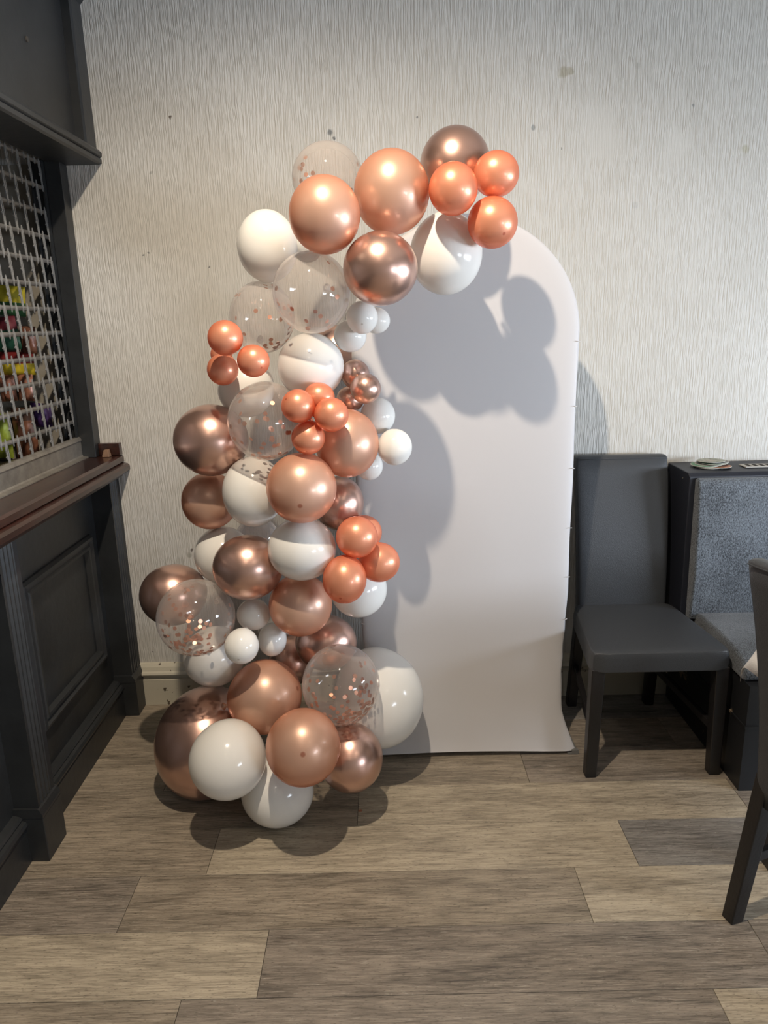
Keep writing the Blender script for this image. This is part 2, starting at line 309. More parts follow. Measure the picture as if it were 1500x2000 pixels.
# ---------------------------------------------------------------- room shell
WY = 2.805; XL = -1.125; XR = 3.2; YB = -3.0; ZC = 3.1
XBB = -1.75   # back of the servery behind the grille
def struct(o, label=None): o['kind'] = 'structure'; return o
f = struct(MB().box((XBB-.1, YB-.1, -.06), (XR+.1, WY+.1, -.0045)).build('floor', M['sub']))
ROWS = {0: 'm', }
tone = {(0,0):'m',(0,1):'l',(1,0):'m',(1,1):'l',(1,2):'g',(2,0):'d',(2,1):'m',(2,2):'l',(3,0):'l',(3,1):'d',(3,2):'d',(4,0):'m',(4,1):'d',(4,2):'l',(-1,0):'m',(-1,1):'m',(-1,2):'d',(-2,0):'m',(-2,1):'d',(-2,2):'d'}
SEAMS = {0:-.113, 1:-.548, 2:-.738, 3:-.333, 4:-.512, -1:.477-1.265, -2:-.2, -3:-.6}
PW = .2015; PL = 1.263
def tonefor(r, k):
    return tone.get((r, k), random.choice('lmmddg'))
for r in range(-3, 26):
    y1 = 2.189 - PW*r; y0 = y1 - PW
    if y0 > WY: continue
    y1c = min(y1, WY); y0c = max(y0, YB)
    s0 = SEAMS.get(r, random.uniform(-.9, .1))
    k = 0
    xs = [-1.18]
    s = s0
    while s - PL > -1.18: s -= PL
    if s <= -1.15: s += PL
    while s < XR: xs.append(s); s += PL
    xs.append(XR)
    for k in range(len(xs)-1):
        g = .0006; mb = MB(); x0, x1 = xs[k]+g, xs[k+1]-g; a, b = y0c+g, y1c-g; e = .0007; zt = 0
        mb.add([(x0,a,-.0045),(x1,a,-.0045),(x1,b,-.0045),(x0,b,-.0045),(x0,a,zt-e),(x1,a,zt-e),(x1,b,zt-e),(x0,b,zt-e),(x0+e,a+e,zt),(x1-e,a+e,zt),(x1-e,b-e,zt),(x0+e,b-e,zt)],
               [(0,1,5,4),(1,2,6,5),(2,3,7,6),(3,0,4,7),(4,5,9,8),(5,6,10,9),(6,7,11,10),(7,4,8,11),(8,9,10,11)])
        mb.build('floor_plank', T[tonefor(r, k)], f)
struct(MB().box((XBB-.1, WY, -.06), (XR+.1, WY+.1, ZC)).build('wall_back', M['wall']))
struct(MB().box((XBB-.1, YB-.1, -.06), (XR+.1, YB, ZC)).build('wall_front', M['plain']))
struct(MB().box((XBB-.2, YB-.1, -.06), (XBB-.1, WY+.1, ZC)).build('wall_left', M['dark']))
# right wall with two window openings
wr = MB()
WIN = [(.2, 1.7), (-2.3, -.8)]; Z0, Z1 = .92, 1.42
wr.box((XR, YB, -.06), (XR+.1, WY, Z0)); wr.box((XR, YB, Z1), (XR+.1, WY, ZC))
ys = [YB, -2.3, -.8, .2, 1.7, WY]
for a, b in ((YB, -2.3), (-.8, .2), (1.7, WY)): wr.box((XR, a, Z0), (XR+.1, b, Z1))
struct(wr.build('wall_right', M['plain']))
for i, (a, b) in enumerate(WIN):
    wf = MB()
    for y in (a, (a+b)/2-.02, b-.04): wf.box((XR+.02, y, Z0), (XR+.06, y+.04, Z1))
    for z in (Z0, Z1-.18, Z1-.04): wf.box((XR+.02, a, z), (XR+.06, b, z+.04))
    struct(wf.build('window_%d' % (i+1), M['skirt']))
struct(MB().box((XBB-.1, YB-.1, ZC), (XR+.1, WY+.1, ZC+.1)).build('ceiling', M['ceil']))
# skirting board along the back wall: plain board, bead, cap moulding
sk = [(WY, 0), (WY-.026, 0), (WY-.026, .115), (WY-.018, .119), (WY-.018, .130), (WY-.032, .134), (WY-.036, .142), (WY-.032, .150), (WY-.024, .154), (WY-.018, .170), (WY-.008, .182), (WY, .184)]
struct(MB().prism(sk, -1.05, XR, 'x').build('baseboard_back', M['skirt']))
struct(MB().prism([(y-WY+0, z) for y, z in [(2*WY-q[0], q[1]) for q in sk]], -1, 1, 'x').build('baseboard_front', M['skirt'])).location = (1, YB, 0)
# recessed ceiling spots
M['lampm'] = None
lm, nt, p = newmat('lit_lamp'); p.inputs['Emission Color'].default_value = (1,.85,.66,1); p.inputs['Emission Strength'].default_value = 12
SPL = dict(zip([KEY]+LAMPS, ['white recessed spot lamp nearest the balloon garland', 'white recessed spot lamp just behind the camera, on the bar side', 'white recessed spot lamp near the first window', 'white recessed spot lamp in the rear corner by the second window', 'white recessed spot lamp furthest back on the bar side']))
for q in [KEY]+LAMPS:
    t = empty('ceiling_spot', SPL[q], 'ceiling lamp', (q[0], q[1], ZC), 0, 'recessed ceiling spots')
    n = 24; mb = MB(); vs = []; fs = []
    for k in range(n):
        a = 2*pi*k/n
        for rr, zz in ((.062, 0), (.060, -.008), (.046, -.008), (.044, 0)): vs.append((rr*cos(a), rr*sin(a), zz))
    for k in range(n):
        for j in range(3): fs.append((4*k+j, 4*((k+1) % n)+j, 4*((k+1) % n)+j+1, 4*k+j+1))
    mb.add(vs, fs).build('trim_ring', M['white_metal'], t, smooth=True)
    MB().add([(.043*cos(2*pi*k/n), .043*sin(2*pi*k/n), -.002) for k in range(n)], [tuple(range(n))]).build('bulb', lm, t)

# ---------------------------------------------------------------- bar front
YN = .35    # near end of the bar
bar = empty('bar_counter', 'dark grey panelled bar front with pilasters under the mahogany shelf', 'bar', (-1.1, 2.0, 0))
def part(mb, name, mat, root, **k):
    o = mb.build(name, mat, root, **k); o.matrix_parent_inverse = Matrix.Translation(-root.location); return o
part(MB().box((-1.16, YN, 0), (-1.12, WY, .985)), 'front_panel', M['bar'], bar)
def pilaster(y0, y1):
    X = -1.045; poly = [(-1.12, y0), (X, y0)]
    n = 4; wdt = (y1-y0-.02)/n
    for i in range(n):
        a = y0+.01+i*wdt
        for k in range(1, 6): poly.append((X-.006*sin(pi*k/6), a+.004+(wdt-.008)*k/6))
        if i < n-1: poly += [(X, a+wdt-.003), (X, a+wdt+.003)]
    poly += [(X, y1), (-1.12, y1)]
    p1 = part(MB().prism(poly, .15, .985, 'z'), 'pilaster', M['bar'], bar)
    b = MB().box((-1.12, y0-.008, 0), (-1.033, y1+.008, .15))
    part(b, 'plinth_block', M['bar'], bar, bevel=.003)
    part(MB().prism([(-1.12, .150), (-1.033, .150), (-1.033, .158), (-1.041, .176), (-1.046, .180), (-1.12, .180)], y0-.009, y1+.009, 'y'), 'plinth_cap', M['bar'], bar)
for y0 in (2.70, 1.865, 1.03, .42): pilaster(y0, min(y0+.105, WY-.005))
def bays():
    for a, b in ((1.97, 2.70), (1.135, 1.865), (.525, 1.03)):
        prof = [(-1.12, 0), (-1.088, 0), (-1.088, .105), (-1.091, .110), (-1.084, .118), (-1.081, .128), (-1.086, .138), (-1.096, .142), (-1.094, .149), (-1.100, .156), (-1.12, .162)]
        part(MB().prism(prof, a+.008, b-.008, 'y'), 'skirting', M['bar'], bar)
        # raised picture-frame moulding
        y0, y1 = a+.105, b-.07; z0, z1 = .295, .80
        prof = [(0, 0), (0, .006), (.008, .014), (.018, .016), (.024, .008), (.032, .008), (.038, .013), (.048, .012), (.055, 0)]
        mb = MB(); cs = [(y0, z0, 1, 1), (y1, z0, -1, 1), (y1, z1, -1, -1), (y0, z1, 1, -1)]
        n = len(prof); vs = []; fs = []
        for (y, z, sy, sz) in cs:
            for u, h in prof: vs.append((-1.12+h*1.35, y+sy*u, z+sz*u))
        for c in range(4):
            for i in range(n-1): fs.append((c*n+i, ((c+1) % 4)*n+i, ((c+1) % 4)*n+i+1, c*n+i+1))
        part(mb.add(vs, fs), 'panel_moulding', M['bar'], bar)
bays()
sh = empty('bar_shelf', 'red brown mahogany bar shelf with moulded edge below the grille', 'shelf', (-1.05, 2, 1.07))
prof = [(-1.42, 1.035), (-1.42, 1.07), (-1.026, 1.07), (-1.016, 1.064), (-1.016, 1.044), (-1.022, 1.040), (-1.004, 1.036), (-.996, 1.028), (-.996, 1.012), (-1.004, 1.004), (-1.018, 1.0), (-1.030, .985), (-1.06, .982), (-1.12, .982), (-1.12, 1.035)]
part(MB().prism(prof, YN-.02, WY-.001, 'y'), 'shelf_board', M['mahog'], sh)
part(MB().box((-1.10, WY-.03, 1.07), (-1.018, WY-.001, 1.118)), 'upstand', M['mahog'], sh, bevel=.003)
tag(MB().hexa([(-1.078,2.745,1.0702),(-1.05,2.745,1.0702),(-1.05,2.772,1.0702),(-1.078,2.772,1.0702),(-1.07,2.747,1.098),(-1.054,2.747,1.098),(-1.054,2.77,1.098),(-1.07,2.77,1.098)]).build('wood_block', M['rawwood'], None, bevel=.002), 'tiny raw wood wedge on the bar shelf at the wall', 'wood block')

# ---------------------------------------------------------------- roller grille
gr = empty('security_grille', 'metal roller grille of rods and spiked links closing the bar hatch', 'grille', (-1.16, 2.0, 1.07))
SX = -1.165
for k in range(13):
    z = 1.21 + .0812*k
    part(MB().tube([(SX, YN+.05, z), (SX, 1.4, z), (SX, 2.738, z)], .0076, 8), 'rod', M['rod'], gr, smooth=True)
# link: thin pressed plate between two rods with spikes at both ends
H = .0812
def linkmesh():
    mb = MB(); t = .0016
    def strip(pts):
        for (y0, z0, w0), (y1, z1, w1) in zip(pts, pts[1:]):
            mb.hexa([(-t,y0-w0,z0),(t,y0-w0,z0),(t,y0+w0,z0),(-t,y0+w0,z0),(-t,y1-w1,z1),(t,y1-w1,z1),(t,y1+w1,z1),(-t,y1+w1,z1)])
    # one slanting bright strip, one upright strip, meeting in spikes above and below the rods
    strip([(-.004, H+.017, .0004), (-.004, H+.004, .0034), (-.007, H*.8, .0022), (-.004, H*.58, .0022), (-.002, H*.5, .0032), (-.001, H*.4, .0020), (.004, .004, .0030), (.005, -.014, .0004)])
    strip([(.001, H+.004, .0012), (.007, H*.5, .0012), (.009, 0, .0014)])
    strip([(-.004, H*.58, .0008), (-.011, H*.5, .0014), (-.004, H*.42, .0008)])
    me = mb.mesh('link'); me.materials.append(M['link']); return me
lme = linkmesh(); cnt = 0
for k in range(12):
    for j in range(24):
        y = 2.745 - .0765*j + (.0375 if k % 2 else 0) - .03
        o = bpy.data.objects.new('link', lme); COL.objects.link(o); o.parent = gr
        o.location = Vector((SX+.007, y, 1.21+.0812*k)) - gr.location
for j in range(24):   # half links entering the bottom rail
    o = bpy.data.objects.new('link', lme); COL.objects.link(o); o.parent = gr
    o.location = Vector((SX+.007, 2.745-.0765*j+.0075, 1.21-.0812)) - gr.location
prof = [(-1.185, 1.0705), (-1.128, 1.0705), (-1.128, 1.074), (-1.147, 1.077), (-1.150, 1.082), (-1.150, 1.132), (-1.146, 1.138), (-1.149, 1.147), (-1.156, 1.152), (-1.166, 1.152), (-1.172, 1.146), (-1.172, 1.082), (-1.185, 1.075)]
rail = part(MB().prism(prof, YN+.05, 2.744, 'y'), 'bottom_rail', M['steel'], gr)
mb = MB()
for y, z in ((2.33, 1.118), (2.32, 1.097)): mb.tube([(-1.1502, y, z), (-1.1485, y, z)], .0035, 8)
s_ = mb.build('screw', M['link'], rail)
s_.matrix_parent_inverse = Matrix.Translation(-gr.location)
post = empty('hatch_post', 'dark grey upright post between the bar grille and the textured wall', 'post', (-1.12, 2.78, 1.07))
part(MB().box((-1.155, 2.745, 1.0703), (-1.10, WY-.001, 2.112)), 'jamb', M['bar'], post, bevel=.002)
part(MB().prism([(-1.20, 2.745), (-1.155, 2.745), (-1.155, 2.722), (-1.160, 2.722), (-1.160, 2.738), (-1.195, 2.738), (-1.195, 2.722), (-1.20, 2.722)], 1.0703, 2.112, 'z'), 'guide_channel', M['bar'], post)

# ---------------------------------------------------------------- bulkhead over the hatch
bh = empty('hatch_bulkhead', 'dark grey panelled bulkhead with cornice above the bar grille', 'bulkhead', (-1.1, 2.0, 2.11))
part(MB().box((-1.14, YN, 2.112), (-1.022, WY-.001, ZC)), 'panel', M['bar'], bh)
part(MB().prism([(-1.14, 2.106), (-.985, 2.106), (-.975, 2.110), (-.974, 2.122), (-.980, 2.127), (-.972, 2.132), (-.971, 2.143), (-.980, 2.154), (-.992, 2.158), (-1.02, 2.158), (-1.02, 2.112), (-1.14, 2.112)], YN, WY-.0005, 'y'), 'cornice', M['bar'], bh)
part(MB().prism([(-1.022, 2.715), (-.994, 2.715), (-.988, 2.722), (-.988, WY-.001), (-1.022, WY-.001)], 2.158, 2.60, 'z'), 'stile', M['bar'], bh)
part(MB().prism([(-1.022, 2.60), (-.988, 2.60), (-.965, 2.625), (-.955, 2.66), (-.955, 2.70), (-1.022, 2.70)], YN, WY-.001, 'y'), 'upper_moulding', M['bar'], bh)
mb = MB(); mb.tube([(-1.0225, 2.42, 2.372), (-1.018, 2.42, 2.372)], .008, 10); part(mb, 'screw_hole', M['dark'], bh)

# ---------------------------------------------------------------- behind the grille
struct(MB().box((XBB-.1, YN, 0), (XBB, WY, ZC)).build('trim_1', M['dark']))
struct(MB().box((XBB, WY-.012, 1.06), (-1.17, WY-.0005, 2.11)).build('trim_2', simple('servery_wall', (.26,.24,.20), .8, var=.2)))
tag(MB().box((XBB, YN, 1.02), (-1.43, WY-.014, 1.06)).build('back_shelf', M['dark']), 'dark shelf behind the bar grille', 'shelf')
def packet(x, y, z, w, h, cols, label, tilt=0, deep=.02):
    root = empty('snack_packet', label, 'snack packet', (x, y, z), 0, 'snack packets behind the grille'); root.rotation_euler = (0, tilt, 0)
    nx, nz = 8, 10
    for part_name, z0, z1, c in cols:
        mb = MB(); vs = []; fs = []
        for side in (-1, 1):
            for j in range(nz+1):
                for i in range(nx+1):
                    u, v = i/nx*2-1, (z0+(z1-z0)*j/nz)
                    dd = deep*max(0, 1-u*u)*max(0, 1-(2*v-1)**4)
                    vs.append((u*w/2, side*(dd+.0006)*(1+.35*sin(9*u+7*v)), v*h))
        n0 = (nx+1)*(nz+1)
        for s in (0, 1):
            for j in range(nz):
                for i in range(nx):
                    a = s*n0+j*(nx+1)+i; fs.append((a, a+1, a+nx+2, a+nx+1) if s == 0 else (a, a+nx+1, a+nx+2, a+1))
        mb.add(vs, fs).build(part_name, simple('foil_'+label.split()[0]+part_name, c, .3, .15, var=.25, vscale=30), root, smooth=True)
Yp_ = 2.755
PK = [(-1.36, 1.60, .13, .105, [('foil', 0, .45, (.03,.10,.04)), ('top_band', .45, 1, (.42,.36,.03))], 'yellow and green snack packet highest behind the grille', .1),
      (-1.375, 1.475, .10, .12, [('foil', 0, .6, (.02,.08,.05)), ('top_band', .6, 1, (.12,.02,.03))], 'dark green snack packet with maroon top behind the grille', -.1),
      (-1.30, 1.46, .055, .10, [('foil', 0, 1, (.16,.07,.045))], 'narrow brown snack packet beside the dark green one behind the grille', .05),
      (-1.37, 1.385, .17, .085, [('foil', 0, .5, (.55,.42,.03)), ('top_band', .5, 1, (.16,.02,.02))], 'bright yellow packet with red top in mid height behind the grille', 0),
      (-1.335, 1.29, .06, .10, [('foil', 0, 1, (.30,.13,.08))], 'copper brown packet directly under the bright yellow one behind the grille', .03),
      (-1.40, 1.29, .06, .10, [('foil', 0, 1, (.26,.11,.07))], 'copper brown packet left of its twin under the bright yellow one', -.03),
      (-1.295, 1.19, .08, .09, [('foil', 0, 1, (.045,.02,.09))], 'deep purple snack packet low behind the grille', .1),
      (-1.36, 1.075, .085, .19, [('foil', 0, .75, (.20,.085,.05)), ('top_band', .75, 1, (.06,.03,.02))], 'tall brown packet standing on the rail line behind the grille', 0),
      (-1.455, 1.075, .075, .17, [('foil', 0, 1, (.28,.36,.05))], 'lime green snack packet lowest at the left behind the grille', .05)]
for x, z, w_, h_, cols, lab, tl in PK: packet(x, Yp_, z, w_, h_, cols, lab, tl)

# ---------------------------------------------------------------- arch backdrop
PY = 2.44; PX = .272; PA = .372; PZS = 1.495
arch = empty('arch_backdrop', 'white arched stretch fabric backdrop panel standing behind the balloon garland', 'backdrop', (PX, PY, 0))
def hw(z):
    if z > PZS: return sqrt(max(0, PA*PA-(z-PZS)**2))
    if z > .55: return PA
    if z > .16: return PA - .014*sin(pi*(.55-z)/.78)
    t = (.16-z)/.16; return PA-.014 + .052*t**1.25
rows = [.010, .014, .03, .05, .07, .09, .11, .13, .15, .17, .19, .22, .26, .3, .35, .4, .45, .5, .6, .8, 1.0, 1.25, PZS]
rows += [PZS + PA*sin(pi/2*k/26) for k in range(1, 26)] + [PZS+PA*.9999]
NU = 56; vs = []; fs = []
for ri, z in enumerate(rows):
    h_ = hw(z)
    for k in range(2*NU):
        s = -1 if k < NU else 1
        u = -1+2*(k % NU)/(NU-1) if k < NU else 1-2*(k % NU)/(NU-1)
        uu = math.copysign(1-(1-abs(u))**1.6, u)
        th = .017*max(0, 1-abs(uu)**10)**.5
        y = s*th
        zz = z
        if z < .5:
            fw = .5-z; q = (fw/.5)**2.1
            y += (-.075 if s < 0 else .05)*q
            if s < 0:
                y += .004*sin(pi*min(1, fw/.45))*max(0, abs(uu)-.45)/.55*(1-abs(uu))**.2   # hollow by the tube
                y += .0035*sin(z*170/(.35+.65*abs(uu))+abs(uu)*5)*max(0, 1-z/.14)*abs(uu)*(1-abs(uu))**.5
        if z < .06: zz = z + .014*(1-uu*uu)*(1-z/.06)
        pin = 0
        if .25 < z < 1.5 and abs(abs(uu)-1) < .01 and ri % 2: pin = .003
        vs.append((uu*(h_-pin), y, zz))
n2 = 2*NU
for r in range(len(rows)-1):
    for k in range(n2): fs.append((r*n2+k, r*n2+(k+1) % n2, (r+1)*n2+(k+1) % n2, (r+1)*n2+k))
MB().add(vs, fs).build('fabric_cover', M['spandex'], arch, smooth=True)
fr = [(-PA+.03, 0, .02), (-PA+.03, 0, PZS)] + [((-PA+.03)*cos(pi*k/20), 0, PZS+(PA-.03)*sin(pi*k/20)) for k in range(1, 20)] + [(PA-.03, 0, PZS), (PA-.03, 0, .02)]
MB().tube(fr, .011, 10).build('frame_tube', M['white_metal'], arch, smooth=True)
for s in (-1, 1):
    MB().box((s*(PA+.022)-.02, -.088, .0), (s*(PA+.022)+.02, .05, .005)).build('foot_plate', M['grey_metal'], arch)
    MB().box((s*(PA+.030)-.012, -.088, .005), (s*(PA+.030)+.012, -.072, .016)).build('foot_bracket', M['grey_metal'], arch)
mb = MB()
for z in (.50, .66, .84, 1.05, 1.26, 1.47):
    for s in (-1, 1):
        mb.tube([(s*(hw(z)-.012), -.016, z), (s*(hw(z)-.004), -.015, z+.0015), (s*(hw(z)+.001), -.008, z)], [.0004, .0012, .0014], 6)
mb.build('seam_pucker', M['spandex'], arch, smooth=True)

# ---------------------------------------------------------------- balloons
BT = [
(1,"M",640,348,70,73,2.130,"milky clear confetti balloon at the very top left of the garland"),
(2,"P",634,420,70,79,1.870,"large peach balloon at the top left, in front of the milky confetti balloon"),
(3,"P",765,376,74,86,1.958,"largest peach balloon at the top of the garland, left of the chrome one"),
(4,"C",889,323,69,78,2.052,"large copper chrome balloon at the highest point of the garland, behind coral balloons"),
(5,"O",885,369,48,54,1.893,"small coral balloon overlapping the front of the topmost chrome balloon"),
(6,"O",969,340,45,47,1.945,"small coral balloon at the upper right tip of the garland"),
(7,"O",962,435,49,52,1.952,"small coral balloon at the lower right of the topmost coral trio"),
(8,"W",871,496,71,82,2.081,"large white balloon hanging under the coral trio, over the arch panel"),
(9,"C",743,525,73,74,1.909,"large copper chrome balloon under the top peach balloons, beside the white one"),
(10,"W",522,481,59,72,2.099,"large white balloon at the upper left edge of the garland, against the wall"),
(11,"W",598,466,36,46,2.200,"small white balloon mostly hidden behind the upper left peach balloon"),
(12,"K",608,571,76,82,1.987,"large clear confetti balloon below the upper left peach balloon, nearly empty of confetti"),
(13,"K",512,620,64,71,2.178,"clear confetti balloon at the left edge, behind the pair of coral balloons"),
(14,"O",440,660,35,35,1.978,"small coral balloon, upper one of the trio at the left edge of the garland"),
(15,"O",435,722,31,31,2.102,"small half shaded coral balloon, lower one of the trio at the left edge"),
(16,"O",495,705,32,32,1.981,"small coral balloon, right one of the trio at the left edge of the garland"),
(17,"W",607,715,65,65,2.114,"large white balloon right under the nearly empty clear balloon, with confetti shadows"),
(18,"W",707,620,31,33,2.025,"small white balloon, front one of the three under the upper chrome balloon"),
(19,"W",735,626,27,26,2.119,"small white balloon peeking out right behind the front small white one below chrome"),
(20,"W",684,656,32,32,2.101,"small white balloon, lowest of the three under the upper chrome balloon"),
(21,"W",480,758,56,58,2.247,"shaded white balloon behind and below the coral trio at the left edge"),
(23,"C",655,690,48,55,2.550,"copper balloon behind the left edge of the arch panel, barely showing"),
(24,"C",694,731,28,29,2.161,"small copper chrome balloon, topmost of the chrome cluster beside the panel edge"),
(25,"C",714,759,30,30,2.102,"small copper chrome balloon, front right one of the small chrome cluster"),
(26,"C",684,780,27,26,2.215,"small copper chrome balloon, lower left one of the small chrome cluster"),
(28,"W",738,812,34,36,2.215,"small white balloon just under the small chrome cluster"),
(29,"W",771,873,34,36,2.180,"small white balloon sticking out furthest right in mid garland over the panel"),
(30,"W",721,910,27,28,2.281,"small white balloon tucked below the right white balloon and behind large peach"),
(31,"O",582,793,33,33,1.974,"small coral balloon, left one of the four in mid garland"),
(32,"O",623,776,31,29,2.034,"small coral balloon, rear top one of the four in mid garland"),
(33,"O",647,810,34,34,1.978,"small coral balloon, right one of the four in mid garland"),
(34,"O",602,855,33,33,2.021,"small coral balloon, bottom one of the four in mid garland, partly shaded"),
(35,"P",678,866,62,67,2.139,"large peach balloon right behind the four small coral balloons, half in shade"),
(22,"K",518,823,74,77,2.088,"large clear confetti balloon left of the four coral balloons in mid garland"),
(36,"C",412,860,74,70,2.205,"large copper chrome balloon at the left edge in mid garland, against the wall"),
(37,"P",410,978,56,56,2.321,"dull shaded peach balloon at the left edge, under the large chrome balloon"),
(38,"W",495,960,61,69,2.184,"large white balloon under the mid clear balloon, with confetti shadows on top"),
(39,"P",589,953,69,69,2.069,"large peach balloon with a dark dot, in the centre of the garland"),
(40,"C",662,983,49,53,2.312,"copper chrome balloon behind the central peach balloon, over the panel edge"),
(41,"W",590,1072,67,62,2.158,"large white balloon directly below the central peach balloon"),
(42,"C",484,1108,69,64,2.223,"large copper chrome balloon left of the white balloon below the central peach one"),
(43,"W",436,1084,57,56,2.377,"shaded white balloon at the left, behind the lower left chrome balloon"),
(44,"C",338,1162,66,60,2.427,"copper chrome balloon furthest left in the garland, beside the bar front"),
(45,"K",383,1206,78,76,2.245,"large clear balloon full of copper confetti at the lower left of the garland"),
(46,"W",418,1283,61,58,2.430,"shaded white balloon below the lower left confetti balloon, above the skirting"),
(47,"W",495,1200,33,31,2.308,"small shaded white balloon, topmost of the three small whites at lower left"),
(48,"W",532,1249,28,33,2.359,"small white balloon, right one of the three small whites at lower left"),
(49,"W",472,1262,34,35,2.208,"small bright white balloon, front left one of the three small whites at lower left"),
(50,"O",697,1049,41,41,2.123,"small bright coral balloon, upper front one of the lower right coral cluster"),
(51,"O",711,1040,35,34,2.259,"small pale coral balloon hidden behind the upper one of the lower right cluster"),
(52,"O",740,1098,41,39,2.207,"small coral balloon at the right tip of the lower right coral cluster"),
(53,"O",673,1132,43,47,2.123,"coral balloon at the bottom of the lower right coral cluster, with dark dot"),
(54,"W",700,1150,56,56,2.371,"white balloon behind the lower right coral cluster, against the panel"),
(55,"P",587,1182,62,61,2.273,"large shaded peach balloon left of the lower right coral cluster"),
(56,"C",637,1255,60,55,2.455,"copper chrome balloon behind the bottom confetti balloon, near the panel edge"),
(57,"C",570,1290,45,50,2.619,"dark copper balloon deep inside the garland above the bottom peach pair"),
(58,"P",519,1360,71,74,2.345,"large peach balloon, upper left one of the bottom pair of peach balloons"),
(59,"K",666,1337,76,80,2.266,"large clear balloon full of copper confetti at the bottom right of the garland"),
(60,"W",740,1364,87,98,2.499,"biggest white balloon at the bottom right, resting before the arch panel"),
(61,"C",398,1451,96,110,2.477,"huge copper chrome balloon on the floor at the bottom left of the garland"),
(62,"W",445,1484,76,79,2.196,"large white balloon in front of the huge copper one at the bottom left"),
(63,"P",592,1459,73,78,2.122,"large peach balloon with a dot, frontmost at the bottom of the garland"),
(64,"C",685,1480,63,69,2.299,"copper chrome balloon on the floor at the bottom right of the garland"),
(65,"W",542,1546,71,71,2.313,"large white balloon lowest in the garland, resting on the floor planks"),
(66,"M",503,1052,44,42,2.505,"milky confetti balloon barely showing between two whites and the lower chrome balloon"),
(67,"O",432,692,21,22,2.180,"dark coral balloon just peeking out behind the trio at the left edge"),
]
cen = {}
for b in BT:
    ray = (CR*(b[2]-750) + CD*(b[3]-1000) + CF*FPX)/FPX
    cen[b[0]] = CPOS + ray*b[6]
NS, NR = 40, 44
DOTS = {39: (586, 987), 63: (592, 1473), 16: (510, 718), 31: (559, 780), 34: (598, 881), 53: (665, 1168), 7: (985, 456), 49: (467, 1288), 18: (707, 633), 58: (580, 1345)}
def unit_balloon():
    pts = []
    for i in range(NR+1):
        th = pi*.965*(i/NR)**1.35; zc = cos(th); rr = sin(th)
        if zc < -.2: zc = zc - .10*((-.2-zc)/.8)**2
        pts.append((rr, zc))
    pts += [(.060, -1.13), (.045, -1.155)]
    return pts
UP = unit_balloon()
conf_counts = {1: 22, 12: 14, 13: 46, 22: 58, 45: 115, 59: 165, 66: 14}
bmats = {'P': M['P'], 'O': M['O'], 'C': M['C'], 'W': M['W'], 'K': M['K'], 'H': M['Kh'], 'M': M['Mk']}
HAZY = (12, 13, 22)
